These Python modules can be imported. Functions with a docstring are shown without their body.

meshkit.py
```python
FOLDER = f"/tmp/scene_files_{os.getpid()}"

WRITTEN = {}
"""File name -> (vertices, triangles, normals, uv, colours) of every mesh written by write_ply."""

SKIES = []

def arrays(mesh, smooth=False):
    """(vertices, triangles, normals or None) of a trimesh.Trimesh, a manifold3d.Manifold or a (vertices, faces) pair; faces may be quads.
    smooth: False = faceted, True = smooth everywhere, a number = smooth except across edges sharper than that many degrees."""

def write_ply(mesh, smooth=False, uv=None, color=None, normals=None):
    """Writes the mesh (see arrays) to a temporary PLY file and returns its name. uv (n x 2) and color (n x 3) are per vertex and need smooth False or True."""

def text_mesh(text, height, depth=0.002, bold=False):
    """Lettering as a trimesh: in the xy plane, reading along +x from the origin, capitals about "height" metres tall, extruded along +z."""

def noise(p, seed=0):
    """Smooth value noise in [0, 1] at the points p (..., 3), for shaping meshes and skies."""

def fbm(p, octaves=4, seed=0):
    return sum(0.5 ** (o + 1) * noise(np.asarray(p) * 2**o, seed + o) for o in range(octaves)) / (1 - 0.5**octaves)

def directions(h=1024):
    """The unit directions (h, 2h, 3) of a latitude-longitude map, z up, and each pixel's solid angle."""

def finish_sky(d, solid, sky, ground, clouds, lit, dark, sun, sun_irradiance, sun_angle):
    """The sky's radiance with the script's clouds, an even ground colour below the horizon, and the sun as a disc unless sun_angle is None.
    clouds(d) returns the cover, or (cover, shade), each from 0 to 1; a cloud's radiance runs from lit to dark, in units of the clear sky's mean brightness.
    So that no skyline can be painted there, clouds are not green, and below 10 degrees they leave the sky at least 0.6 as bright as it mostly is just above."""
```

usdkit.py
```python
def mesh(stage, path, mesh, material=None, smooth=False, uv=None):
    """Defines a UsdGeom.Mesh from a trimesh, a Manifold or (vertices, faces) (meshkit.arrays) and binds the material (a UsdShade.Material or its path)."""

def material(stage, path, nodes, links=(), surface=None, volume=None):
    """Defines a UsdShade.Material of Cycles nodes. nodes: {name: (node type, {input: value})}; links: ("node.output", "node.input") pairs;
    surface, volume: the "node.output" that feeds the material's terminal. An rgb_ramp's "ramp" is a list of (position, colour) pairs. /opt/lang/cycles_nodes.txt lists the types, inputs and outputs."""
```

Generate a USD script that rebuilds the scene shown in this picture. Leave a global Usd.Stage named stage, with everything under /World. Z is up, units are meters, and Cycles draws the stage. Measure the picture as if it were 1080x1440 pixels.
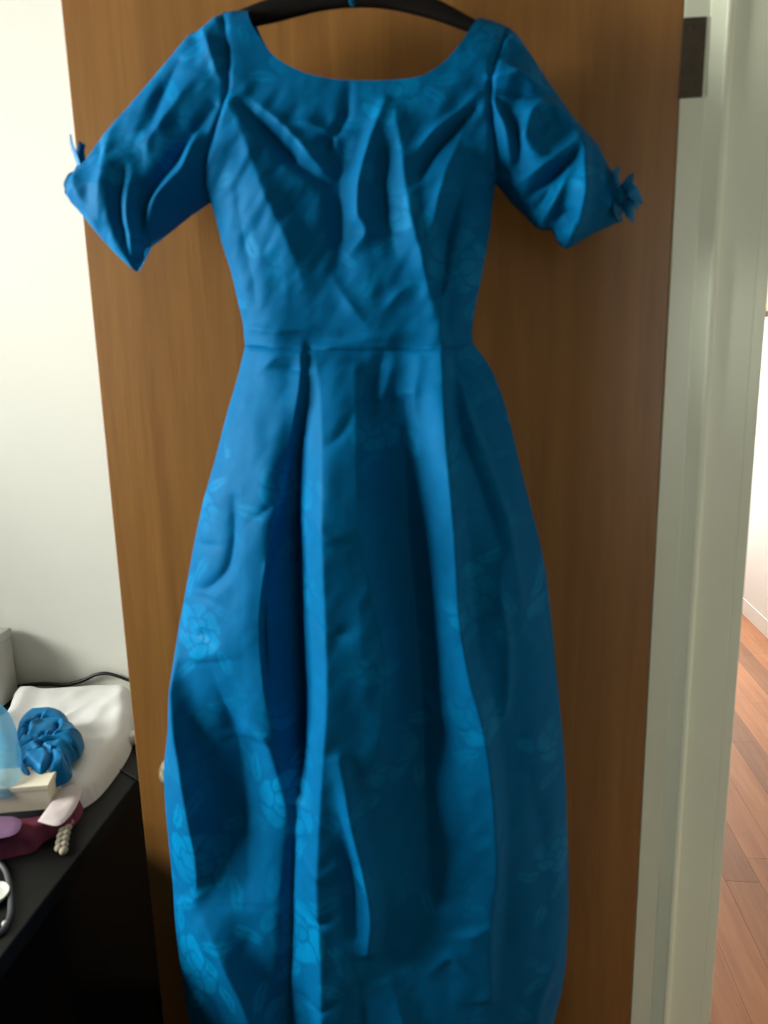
import math, random
import numpy as np, trimesh, shapely
from scipy.spatial import Delaunay
from shapely.geometry import Polygon, LineString, MultiLineString
import manifold3d as m3
import usdkit, meshkit
from pxr import Usd, UsdGeom, UsdLux, Sdf, Gf

random.seed(7); rng = np.random.default_rng(7)
stage = Usd.Stage.CreateInMemory()
UsdGeom.SetStageUpAxis(stage, 'Z'); UsdGeom.SetStageMetersPerUnit(stage, 1.0)
UsdGeom.Xform.Define(stage, '/World')

# ------------------------------------------------------------------ camera
PITCH, YAW, ROLL, D, XL, CAMZ, F = 0.21286, 0.11249, 0.02385, 1.03309, -0.5108, 1.5, 1081.0
_fw = np.array([-math.sin(YAW)*math.cos(PITCH), math.cos(YAW)*math.cos(PITCH), -math.sin(PITCH)])
_rt = np.array([math.cos(YAW), math.sin(YAW), 0.0]); _dn = np.cross(_fw, _rt)
_c, _s = math.cos(ROLL), math.sin(ROLL)
CM = np.array([_rt*_c + _dn*_s, _dn*_c - _rt*_s, _fw])          # right, down, forward
CAM = np.array([0, 0, CAMZ])
cam = UsdGeom.Camera.Define(stage, '/World/camera')
cam.CreateHorizontalApertureAttr(36.0); cam.CreateVerticalApertureAttr(48.0)
cam.CreateFocalLengthAttr(36.0*F/1080.0)
cam.CreateFStopAttr(7.5); cam.CreateFocusDistanceAttr(4.0)
cam.CreateExposureAttr(0.0)
cam.CreateClippingRangeAttr(Gf.Vec2f(0.03, 200))
_m = np.eye(4); _m[0, :3] = CM[0]; _m[1, :3] = -CM[1]; _m[2, :3] = -CM[2]; _m[3, :3] = CAM
cam.AddTransformOp().Set(Gf.Matrix4d(*_m.ravel().tolist()))

def hit(uv, ax, val):
    """Where the sight line of a photo pixel meets the plane axis = val (world)."""
    uv = np.atleast_2d(np.asarray(uv, float))[:, :2]
    d = np.stack([(uv[:, 0]-540)/F, (uv[:, 1]-720)/F, np.ones(len(uv))], 1) @ CM
    t = (val - CAM[ax]) / d[:, ax]
    return CAM + d*t[:, None]

# ------------------------------------------------------------------ lights
WIN_Y, WIN_Z, WIN_W, WIN_H, LEFT_X = 0.40, 1.80, 1.20, 1.00, -2.30
def rect_light(name, pos, z_axis, w, h, intensity, color):
    l = UsdLux.RectLight.Define(stage, '/World/' + name)
    l.CreateWidthAttr(w); l.CreateHeightAttr(h); l.CreateIntensityAttr(intensity); l.CreateColorAttr(Gf.Vec3f(*color))
    z = np.asarray(z_axis, float); z /= np.linalg.norm(z)            # light shines along -z
    x = np.cross([0, 0, 1], z); x /= np.linalg.norm(x); y = np.cross(z, x)
    m = np.eye(4); m[0, :3], m[1, :3], m[2, :3], m[3, :3] = x, y, z, pos
    l.AddTransformOp().Set(Gf.Matrix4d(*m.ravel().tolist()))
    return l
rect_light('window_daylight', (LEFT_X-0.14, WIN_Y, WIN_Z), (-1, 0, 0), WIN_W, WIN_H, 43.0, (1.0, 1.0, 0.93))
HALL_X0, HALL_X1, HALL_Y1, HALL_Y0 = 0.354, 1.512, 5.6, -2.4
rect_light('hall_daylight', (0.95, HALL_Y1+0.14, 1.45), (0, 1, 0), 0.86, 1.7, 52.0, (1.0, 0.95, 0.87))
rect_light('hall_front_daylight', (0.85, HALL_Y0-0.16, 1.45), (0, -1, 0), 0.60, 1.5, 5.0, (1.0, 1.0, 0.86))
dome = UsdLux.DomeLight.Define(stage, '/World/sky'); dome.CreateIntensityAttr(1.0); dome.CreateColorAttr(Gf.Vec3f(0.8, 0.9, 1.0))

# ------------------------------------------------------------------ helpers
names = {}
def numbered(parent, n):
    k = names.get((parent, n), 0); names[(parent, n)] = k + 1
    return n if k == 0 else f'{n}_{k:03d}'
def prim_path(name, parent=None):
    base = '/World' if parent is None else str(parent.GetPath())
    return base + '/' + numbered(base, name)
def tag(p, label=None, cat=None, group=None, kind=None):
    for k, v in (('label', label), ('category', cat), ('group', group), ('kind', kind)):
        if v: p.SetCustomDataByKey(k, v)
    return p
def thing(name, label, cat, loc=(0, 0, 0), group=None, kind=None):
    x = UsdGeom.Xform.Define(stage, prim_path(name)); x.AddTranslateOp().Set(Gf.Vec3d(*map(float, loc)))
    p = x.GetPrim(); ORIGIN[str(p.GetPath())] = np.asarray(loc, float)
    return tag(p, label, cat, group, kind)
ORIGIN = {}
def obj(name, mesh, mat, parent=None, smooth=30, primvars=None):
    """One Mesh prim; world-space vertices, made local to the thing it belongs to."""
    if parent is not None:
        o = ORIGIN.get('/'.join(str(parent.GetPath()).split('/')[:3]))
        if o is not None and np.any(o):
            if hasattr(mesh, 'to_mesh'):
                mesh = mesh.translate((-o).tolist())
            else:
                v, f = (mesh.vertices, mesh.faces) if hasattr(mesh, 'vertices') else mesh
                mesh = (np.asarray(v, float) - o, np.asarray(f))
    m = usdkit.mesh(stage, prim_path(name, parent), mesh, mat, smooth=smooth)
    for k, v in (primvars or {}).items():
        UsdGeom.PrimvarsAPI(m).CreatePrimvar(k, Sdf.ValueTypeNames.FloatArray, 'vertex').Set(np.asarray(v, np.float32).tolist())
    return m.GetPrim()
def box(x0, x1, y0, y1, z0, z1, r=0.0):
    if r <= 0:
        b = trimesh.creation.box((x1-x0, y1-y0, z1-z0)); b.apply_translation(((x0+x1)/2, (y0+y1)/2, (z0+z1)/2)); return b
    s = [m3.Manifold.sphere(r, 12).translate((x, y, z)) for x in (x0+r, x1-r) for y in (y0+r, y1-r) for z in (z0+r, z1-r)]
    return tm(m3.Manifold.batch_hull(s))
def tm(man):
    m = man.to_mesh(); return trimesh.Trimesh(m.vert_properties[:, :3], m.tri_verts, process=False)
def cat(*ms): return trimesh.util.concatenate(list(ms))
def catmull(p, n=8):
    p = np.asarray(p, float); q = np.vstack([2*p[0]-p[1], p, 2*p[-1]-p[-2]]); out = []
    for i in range(1, len(q)-2):
        t = np.linspace(0, 1, n, endpoint=False)[:, None]; a, b, c, d = q[i-1], q[i], q[i+1], q[i+2]
        out.append(0.5*((2*b) + (-a+c)*t + (2*a-5*b+4*c-d)*t**2 + (-a+3*b-3*c+d)*t**3))
    return np.vstack(out + [p[-1:]])
def tube(p, r, sides=10, smooth=True, n=8):
    p = catmull(p, n) if smooth else np.asarray(p, float)
    r = np.interp(np.linspace(0, 1, len(p)), np.linspace(0, 1, len(np.atleast_1d(r))), np.atleast_1d(r))
    t = np.gradient(p, axis=0); t /= np.linalg.norm(t, axis=1, keepdims=True)
    a = np.cross(t[0], [0.3, 0.2, 1.0]); a /= np.linalg.norm(a); A = []
    for i in range(len(p)):
        a = a - t[i]*(a@t[i]); a /= np.linalg.norm(a); A.append(a)
    A = np.array(A); B = np.cross(t, A); ang = np.arange(sides)*2*np.pi/sides
    v = (p[:, None] + r[:, None, None]*(np.cos(ang)[None, :, None]*A[:, None] + np.sin(ang)[None, :, None]*B[:, None])).reshape(-1, 3)
    i, j = np.meshgrid(np.arange(len(p)-1), np.arange(sides), indexing='ij')
    q = np.stack([i*sides+j, i*sides+(j+1) % sides, (i+1)*sides+(j+1) % sides, (i+1)*sides+j], -1).reshape(-1, 4)
    f = np.vstack([q[:, [0, 1, 2]], q[:, [0, 2, 3]]]); k = len(v)
    v = np.vstack([v, p[:1], p[-1:]]); js = np.arange(sides); e = (len(p)-1)*sides
    f = np.vstack([f, np.stack([np.full(sides, k), (js+1) % sides, js], 1), np.stack([np.full(sides, k+1), e+js, e+(js+1) % sides], 1)])
    return trimesh.Trimesh(v, f, process=False)
def lathe(profile, sides=40):
    return trimesh.creation.revolve(np.asarray(profile, float), sections=sides)
def revolve_y(profile, at, sides=40):
    """profile of (radius, distance towards the camera along -y)."""
    m = lathe(profile, sides); m.apply_transform(trimesh.transformations.rotation_matrix(np.pi/2, [1, 0, 0])); m.apply_translation(at); return m

# ------------------------------------------------------------------ materials
def mat(name, nodes, links, surface='p.BSDF'):
    return usdkit.material(stage, '/World/Looks/' + name, nodes, links, surface=surface)
def plain(name, color, rough=0.5, var=0.06, scale=20, bump=0.0, bscale=200, spec=0.5, **kw):
    c = np.asarray(color, float)
    nodes = {'g': ('geometry', {}), 'n': ('noise_texture', {'scale': float(scale), 'detail': 4.0}),
             'r': ('rgb_ramp', {'ramp': [(0.25, tuple(c*(1-var))), (0.75, tuple(np.clip(c*(1+var), 0, 1)))]}),
             'p': ('principled_bsdf', {'roughness': rough, 'specular_ior_level': spec, **kw})}
    links = [('g.position', 'n.vector'), ('n.fac', 'r.fac'), ('r.color', 'p.base_color')]
    if bump:
        nodes['nb'] = ('noise_texture', {'scale': float(bscale), 'detail': 3.0}); nodes['b'] = ('bump', {'strength': bump, 'distance': 0.002})
        links += [('g.position', 'nb.vector'), ('nb.fac', 'b.height'), ('b.normal', 'p.normal')]
    return mat(name, nodes, links)
def wood(name, lo, hi, rough=0.4, stretch=(16, 16, 0.9), random_tone=0.0, bump=0.15):
    nodes = {'g': ('geometry', {}), 'm': ('mapping', {'scale': stretch}), 'n': ('noise_texture', {'scale': 2.2, 'detail': 6.0, 'roughness': 0.6, 'distortion': 0.6}),
             'm2': ('mapping', {'scale': tuple(np.array(stretch)*7)}), 'n2': ('noise_texture', {'scale': 2.5, 'detail': 3.0}),
             'a': ('mix_float', {'fac': 0.18}), 'r': ('rgb_ramp', {'ramp': [(0.25, lo), (0.75, hi)]}),
             'b': ('bump', {'strength': bump, 'distance': 0.0008}), 'p': ('principled_bsdf', {'roughness': rough})}
    links = [('g.position', 'm.vector'), ('m.vector', 'n.vector'), ('g.position', 'm2.vector'), ('m2.vector', 'n2.vector'),
             ('n.fac', 'a.a'), ('n2.fac', 'a.b'), ('a.result', 'r.fac'), ('n2.fac', 'b.height'), ('b.normal', 'p.normal')]
    if random_tone:
        nodes['o'] = ('object_info', {}); nodes['mr'] = ('map_range', {'from_min': 0.0, 'from_max': 1.0, 'to_min': 1-random_tone, 'to_max': 1+random_tone})
        nodes['h'] = ('hsv', {}); links += [('o.random', 'mr.value'), ('mr.result', 'h.value'), ('r.color', 'h.color'), ('h.color', 'p.base_color')]
    else:
        links += [('r.color', 'p.base_color')]
    return mat(name, nodes, links)
M = {}
M['wall'] = plain('wall_paint', (0.84, 0.84, 0.755), 0.75, 0.015, 3, 0.08, 260)
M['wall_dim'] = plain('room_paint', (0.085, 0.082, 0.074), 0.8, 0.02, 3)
M['ceiling'] = plain('ceiling_paint', (0.15, 0.145, 0.13), 0.85, 0.02, 3)
M['trim'] = plain('gloss_trim_paint', (0.76, 0.79, 0.62), 0.32, 0.03, 6, 0.06, 60)
M['hall'] = plain('hall_paint', (0.85, 0.83, 0.79), 0.7, 0.015, 3)
M['carpet'] = plain('dark_carpet', (0.045, 0.04, 0.036), 0.95, 0.3, 120, 0.5, 500)
M['door'] = wood('door_veneer', (0.205, 0.086, 0.018), (0.350, 0.158, 0.036), 0.40)
M['plank'] = wood('hall_timber', (0.28, 0.098, 0.032), (0.46, 0.190, 0.066), 0.66, (14, 1.0, 14), 0.34)
M['underfloor'] = plain('underfloor', (0.30, 0.13, 0.06), 0.9)
M['bronze'] = plain('aged_bronze', (0.060, 0.045, 0.028), 0.45, 0.25, 60, metallic=0.6)
M['brass'] = plain('pale_brass', (0.72, 0.64, 0.46), 0.25, 0.05, 40, metallic=0.9)
M['desk'] = plain('black_gloss', (0.004, 0.004, 0.005), 0.2, 0.2, 12, spec=0.35)
M['desk_top'] = plain('black_desk_top', (0.004, 0.004, 0.0038), 0.5, 0.25, 25, 0.1, 90, spec=0.2)
M['white_cloth'] = plain('white_cotton', (0.82, 0.82, 0.80), 0.9, 0.03, 15, 0.25, 700, sheen_weight=0.2)
M['black'] = plain('black_plastic', (0.010, 0.010, 0.011), 0.4, 0.15, 30)
M['hanger'] = plain('dark_hanger', (0.007, 0.005, 0.004), 0.45, 0.3, 25, spec=0.25)
M['steel'] = plain('steel_wire', (0.6, 0.6, 0.6), 0.3, 0.03, 20, metallic=1.0)
M['blue_cloth'] = plain('blue_satin_ribbon', (0.001, 0.125, 0.31), 0.5, 0.25, 40, 0.3, 300, specular_tint=(0.15, 0.6, 1.0))
M['cream'] = plain('cream_card', (0.74, 0.68, 0.52), 0.7, 0.03, 20)
M['magenta'] = plain('magenta_fabric', (0.17, 0.020, 0.055), 0.8, 0.2, 30, 0.3, 500)
M['lilac'] = plain('lilac_fabric', (0.17, 0.085, 0.17), 0.8, 0.15, 30, 0.3, 500)
M['pale_pink'] = plain('pale_pink_fabric', (0.52, 0.45, 0.44), 0.85, 0.1, 30, 0.3, 500)
M['beige'] = plain('beige_braid', (0.42, 0.38, 0.28), 0.85, 0.2, 90, 0.4, 500)
M['grey_card'] = plain('grey_card', (0.52, 0.52, 0.48), 0.8, 0.04, 10)
M['grey_cord'] = plain('grey_cord', (0.055, 0.06, 0.065), 0.5)
M['white_gloss'] = plain('white_gloss', (0.55, 0.57, 0.50), 0.3)
M['print'] = plain('cream_print', (0.50, 0.45, 0.31), 0.9, 0.05, 9, spec=0.05)
M['frame'] = plain('matt_brown_frame', (0.16, 0.10, 0.075), 0.95, 0.2, 30, spec=0.0)
M['glass'] = mat('window_glass', {'f': ('fresnel', {'IOR': 1.45}), 't': ('transparent_bsdf', {}), 'g': ('glossy_bsdf', {'roughness': 0.02}), 'x': ('mix_closure', {})},
                 [('f.fac', 'x.fac'), ('t.BSDF', 'x.closure1'), ('g.BSDF', 'x.closure2')], 'x.closure')
M['sheer'] = mat('sheer_blue_tulle', {'n': ('noise_texture', {'scale': 60.0}), 'g': ('geometry', {}), 'd': ('diffuse_bsdf', {'color': (0.16, 0.50, 0.72)}), 'l': ('translucent_bsdf', {'color': (0.16, 0.50, 0.72)}),
                 'a': ('mix_closure', {'fac': 0.4}), 't': ('transparent_bsdf', {}), 'r': ('map_range', {'from_min': 0.3, 'from_max': 0.7, 'to_min': 0.45, 'to_max': 0.65}), 'x': ('mix_closure', {})},
                 [('g.position', 'n.vector'), ('n.fac', 'r.value'), ('d.BSDF', 'a.closure1'), ('l.BSDF', 'a.closure2'), ('r.result', 'x.fac'), ('t.BSDF', 'x.closure1'), ('a.closure', 'x.closure2')], 'x.closure')
# the dress: a satin jacquard; primvar "damask" is the woven rose pattern (1 = satin flower, 0 = matt ground)
M['dress'] = mat('blue_damask', {'a': ('attribute', {'attribute': 'damask'}), 'g': ('geometry', {}),
                 'n': ('noise_texture', {'scale': 55.0, 'detail': 3.0}), 'nm': ('map_range', {'to_min': 0.86, 'to_max': 1.12}),
                 'c': ('mix_color', {'a': (0.0005, 0.118, 0.300), 'b': (0.0010, 0.205, 0.460)}), 'h': ('hsv', {}),
                 'ro': ('map_range', {'to_min': 0.62, 'to_max': 0.46}),
                 'mp': ('mapping', {'scale': (1.0, 1.0, 3.2)}), 'w': ('noise_texture', {'scale': 420.0, 'detail': 1.0}), 'b': ('bump', {'strength': 0.12, 'distance': 0.0006}),
                 'p': ('principled_bsdf', {'specular_tint': (0.10, 0.60, 1.0), 'specular_ior_level': 0.12})},
                 [('a.fac', 'c.fac'), ('g.position', 'n.vector'), ('n.fac', 'nm.value'), ('nm.result', 'h.value'), ('c.result', 'h.color'), ('h.color', 'p.base_color'),
                  ('a.fac', 'ro.value'), ('ro.result', 'p.roughness'), ('g.position', 'mp.vector'), ('mp.vector', 'w.vector'), ('w.fac', 'b.height'), ('b.normal', 'p.normal')])

# ------------------------------------------------------------------ the setting
XR = XL + 0.76                      # hinge edge of the door
WALL_Y, REAR_Y, CEIL = 1.505, -2.4, 2.45
WX0, WX1 = XR + 0.0004, HALL_X0      # doorway wall
OPEN_Y0 = D - 0.80                  # far... the latch side of the doorway, nearer than the hinge side
def struct(name, mesh, m, label, parent=None, smooth=30):
    p = obj(name, mesh, m, parent, smooth)
    if parent is None: tag(p, label, None, None, 'structure')
    return p
struct('floor', box(LEFT_X, WX1, REAR_Y, WALL_Y, -0.06, 0), M['carpet'], 'dark carpeted bedroom floor below the hanging dress')
struct('ceiling', box(LEFT_X-0.12, HALL_X1+0.1, REAR_Y-0.1, HALL_Y1+0.1, CEIL, CEIL+0.06), M['ceiling'], 'plain ceiling over bedroom and hall')
struct('wall_back', box(LEFT_X-0.12, WX0, WALL_Y, WALL_Y+0.1, 0, CEIL), M['wall'], 'cream white wall behind the open door and black desk')
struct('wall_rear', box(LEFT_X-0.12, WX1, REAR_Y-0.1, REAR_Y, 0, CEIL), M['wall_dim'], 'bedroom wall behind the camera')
wy0, wy1, wz0, wz1 = WIN_Y-WIN_W/2, WIN_Y+WIN_W/2, WIN_Z-WIN_H/2, WIN_Z+WIN_H/2
struct('wall_left', cat(box(LEFT_X-0.12, LEFT_X, REAR_Y, wy0, 0, CEIL), box(LEFT_X-0.12, LEFT_X, wy1, WALL_Y, 0, CEIL),
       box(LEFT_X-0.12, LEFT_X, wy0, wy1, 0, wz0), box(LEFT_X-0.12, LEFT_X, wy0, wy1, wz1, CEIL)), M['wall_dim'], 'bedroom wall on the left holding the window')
w = thing('window_1', 'white framed bedroom window in the left wall', 'window', (LEFT_X-0.06, WIN_Y, wz0), kind='structure')
fx0, fx1 = LEFT_X-0.09, LEFT_X-0.03
for y0, y1, z0, z1 in ((wy0, wy0+0.05, wz0, wz1), (wy1-0.05, wy1, wz0, wz1), (wy0, wy1, wz0, wz0+0.05), (wy0, wy1, wz1-0.05, wz1), (WIN_Y-0.025, WIN_Y+0.025, wz0, wz1)):
    obj('window_frame', box(fx0, fx1, y0, y1, z0, z1), M['white_gloss'], w)
for y0, y1 in ((wy0+0.05, WIN_Y-0.025), (WIN_Y+0.025, wy1-0.05)):
    obj('pane', box(LEFT_X-0.063, LEFT_X-0.057, y0, y1, wz0+0.05, wz1-0.05), M['glass'], w)
obj('window_sill', box(LEFT_X-0.03, LEFT_X+0.06, wy0-0.04, wy1+0.04, wz0-0.03, wz0, 0.006), M['white_gloss'], w)

# doorway wall on the right, with the opening between OPEN_Y0 and D
JT = 0.025                          # jamb lining thickness
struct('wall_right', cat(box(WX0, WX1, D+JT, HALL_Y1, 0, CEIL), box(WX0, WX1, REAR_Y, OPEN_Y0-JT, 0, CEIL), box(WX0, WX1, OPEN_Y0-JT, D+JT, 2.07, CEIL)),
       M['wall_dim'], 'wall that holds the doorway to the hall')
t = thing('trim_1', 'pale green-white painted door jamb with rounded stop strip beside the door', 'door frame', (WX0, D, 0), kind='structure')
obj('jamb', box(WX0, WX1, D, D+JT, 0, 2.045, 0.002), M['trim'], t)
# stop: rounded bead standing proud of the lining
prof = [(WX0+0.030, 0.0), (WX0+0.0305, -0.0015), (WX0+0.038, -0.0045), (WX0+0.046, -0.0085)]
prof += [(WX0+0.049+0.0075*math.sin(a), -0.003-0.0075*math.cos(a)) for a in np.linspace(-0.3, math.pi/2, 9)] + [(WX0+0.0565, 0.0)]
poly = Polygon([(x, D+y) for x, y in prof])
st = trimesh.creation.extrude_polygon(poly, 2.03, engine='earcut')
obj('door_stop', st, M['trim'], t)
obj('jamb', box(WX0, WX1, OPEN_Y0-JT, OPEN_Y0, 0, 2.045, 0.002), M['trim'], t)
obj('head_jamb', box(WX0, WX1, OPEN_Y0, D, 2.045, 2.07, 0.002), M['trim'], t)
for y0, y1 in ((D+0.0002, D+0.066), (OPEN_Y0-0.066, OPEN_Y0-0.006)):
    obj('architrave', box(WX1-0.001, WX1+0.014, y0, y1, 0, 2.12, 0.0015), M['trim'], t)
obj('architrave', box(WX0-0.014, WX0+0.001, OPEN_Y0-0.066, OPEN_Y0-0.006, 0, 2.12, 0.004), M['trim'], t)
obj('architrave', box(WX1-0.001, WX1+0.014, OPEN_Y0-0.006, D+0.006, 2.055, 2.12, 0.004), M['trim'], t)

# the open timber door
d = thing('door_1', 'flush orange-brown timber veneer door standing open behind the blue dress', 'door', (XL, D, 0.01), kind='structure')
obj('door_panel', box(XL, XR, D, D+0.036, 0.008, 2.03, 0.0015), M['door'], d)
K = hit((262, 1068), 1, D)[0]
kn = obj('door_knob', revolve_y([(0, 0.058), (0.012, 0.0575), (0.021, 0.053), (0.0265, 0.044), (0.0275, 0.037), (0.025, 0.029), (0.018, 0.023), (0.011, 0.019), (0.0095, 0.006), (0.0095, 0.0), (0, 0.0)], (K[0], D, K[2])), M['brass'], d)
tag(kn, 'pale brass round door knob half hidden by the skirt')
obj('rose', revolve_y([(0, 0.0065), (0.024, 0.0065), (0.029, 0.004), (0.031, 0.0), (0, 0)], (K[0], D, K[2])), M['brass'], d)
for zc in (1.823, 0.26):
    h = obj('hinge', cat(box(XR-0.001, WX0+0.026, D-0.0022, D+0.001, zc-0.043, zc+0.043, 0.001)), M['bronze'], d)
    tag(h, 'dark bronze butt hinge')
    for k in range(5):
        kk = trimesh.creation.cylinder(radius=0.0058, height=0.0165, sections=16); kk.apply_translation((XR+0.002, D+0.030+0.012, zc-0.0345+k*0.01725)); obj('knuckle', kk, M['bronze'], h)
    for sx, sz in ((0.010, 0.031), (0.019, 0.011), (0.010, -0.011), (0.019, -0.031)):
        obj('screw', revolve_y([(0, 0.0009), (0.0022, 0.0008), (0.0032, 0.0), (0, 0)], (WX0+sx, D-0.0020, zc+sz), 14), M['bronze'], h)

# hall beyond
struct('wall_hall', box(HALL_X1, HALL_X1+0.1, HALL_Y0, HALL_Y1, 0, CEIL), M['hall'], 'brightly lit white hall wall seen past the door jamb')
struct('baseboard_hall', box(HALL_X1-0.005, HALL_X1+0.001, HALL_Y0, HALL_Y1, 0, 0.09, 0.002), M['hall'], 'white skirting board along the hall wall')
struct('wall_hall_end', cat(box(HALL_X0, 0.52, HALL_Y1, HALL_Y1+0.1, 0, CEIL), box(1.38, HALL_X1+0.1, HALL_Y1, HALL_Y1+0.1, 0, CEIL), box(0.52, 1.38, HALL_Y1, HALL_Y1+0.1, 0, 0.6), box(0.52, 1.38, HALL_Y1, HALL_Y1+0.1, 2.3, CEIL)), M['hall'], 'end wall of the hall around its window')
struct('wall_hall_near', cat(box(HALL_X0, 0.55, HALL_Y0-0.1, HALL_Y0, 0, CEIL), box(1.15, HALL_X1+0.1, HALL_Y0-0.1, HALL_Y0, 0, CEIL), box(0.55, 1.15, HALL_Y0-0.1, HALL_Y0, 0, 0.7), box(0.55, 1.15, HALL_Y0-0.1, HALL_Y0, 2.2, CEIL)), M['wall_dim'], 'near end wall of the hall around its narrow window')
w3 = thing('window_3', 'narrow white framed window at the near end of the hall', 'window', (0.85, HALL_Y0-0.05, 0.7), kind='structure')
for x0, x1, z0, z1 in ((0.55, 0.59, 0.7, 2.2), (1.11, 1.15, 0.7, 2.2), (0.59, 1.11, 0.7, 0.74), (0.59, 1.11, 2.16, 2.2)):
    obj('window_frame', box(x0, x1, HALL_Y0-0.08, HALL_Y0-0.02, z0, z1), M['white_gloss'], w3)
obj('pane', box(0.59, 1.11, HALL_Y0-0.053, HALL_Y0-0.047, 0.74, 2.16), M['glass'], w3)
w2 = thing('window_2', 'white framed window at the far end of the hall', 'window', (0.95, HALL_Y1+0.05, 0.6), kind='structure')
for x0, x1, z0, z1 in ((0.52, 0.57, 0.6, 2.3), (1.33, 1.38, 0.6, 2.3), (0.52, 1.38, 0.6, 0.65), (0.52, 1.38, 2.25, 2.3)):
    obj('window_frame', box(x0, x1, HALL_Y1+0.02, HALL_Y1+0.08, z0, z1), M['white_gloss'], w2)
obj('pane', box(0.57, 1.33, HALL_Y1+0.047, HALL_Y1+0.053, 0.65, 2.25), M['glass'], w2)
fl = thing('floor_001', 'orange-brown timber board floor of the hall', 'floor', (HALL_X0, 0, 0), kind='structure')
obj('underfloor', box(HALL_X0, HALL_X1, HALL_Y0, HALL_Y1, -0.06, -0.016), M['underfloor'], fl)
pw = 0.092; x = HALL_X0
while x < HALL_X1 - 0.01:
    y = HALL_Y0 - rng.uniform(0, 0.9)
    while y < HALL_Y1:
        L = rng.uniform(0.55, 1.15); a, b = max(y, HALL_Y0), min(y+L, HALL_Y1)
        if b - a > 0.03:
            q = m3.Manifold.batch_hull([m3.Manifold.cube((min(pw, HALL_X1-x)-0.0004, b-a-0.0004, 0.012)).translate((x+0.0002, a+0.0002, -0.0145)),
                                        m3.Manifold.cube((min(pw, HALL_X1-x)-0.0012, b-a-0.0012, 0.0004)).translate((x+0.0006, a+0.0006, -0.0026))])
            obj('plank', q, M['plank'], fl, smooth=False)
        y += L
    x += pw
# framed print on the hall wall: only its lower corner shows past the jamb
P = hit((1078, 440), 0, HALL_X1)[0]
pf = thing('picture_frame', 'brown wooden picture frame with cream print on the bright hall wall', 'picture', (HALL_X1, P[1], P[2]))
py0, py1, pz0, pz1 = P[1]-0.45, P[1]+0.5, P[2]-0.02, P[2]+0.62
for a0, a1, b0, b1 in ((py0, py1, pz0, pz0+0.026), (py0, py1, pz1-0.026, pz1), (py0, py0+0.026, pz0+0.026, pz1-0.026), (py1-0.026, py1, pz0+0.026, pz1-0.026)):
    obj('frame_bar', box(HALL_X1-0.02, HALL_X1, a0, a1, b0, b1, 0.003), M['frame'], pf)
obj('print', box(HALL_X1-0.008, HALL_X1, py0+0.026, py1-0.026, pz0+0.026, pz1-0.026), M['print'], pf)

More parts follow.
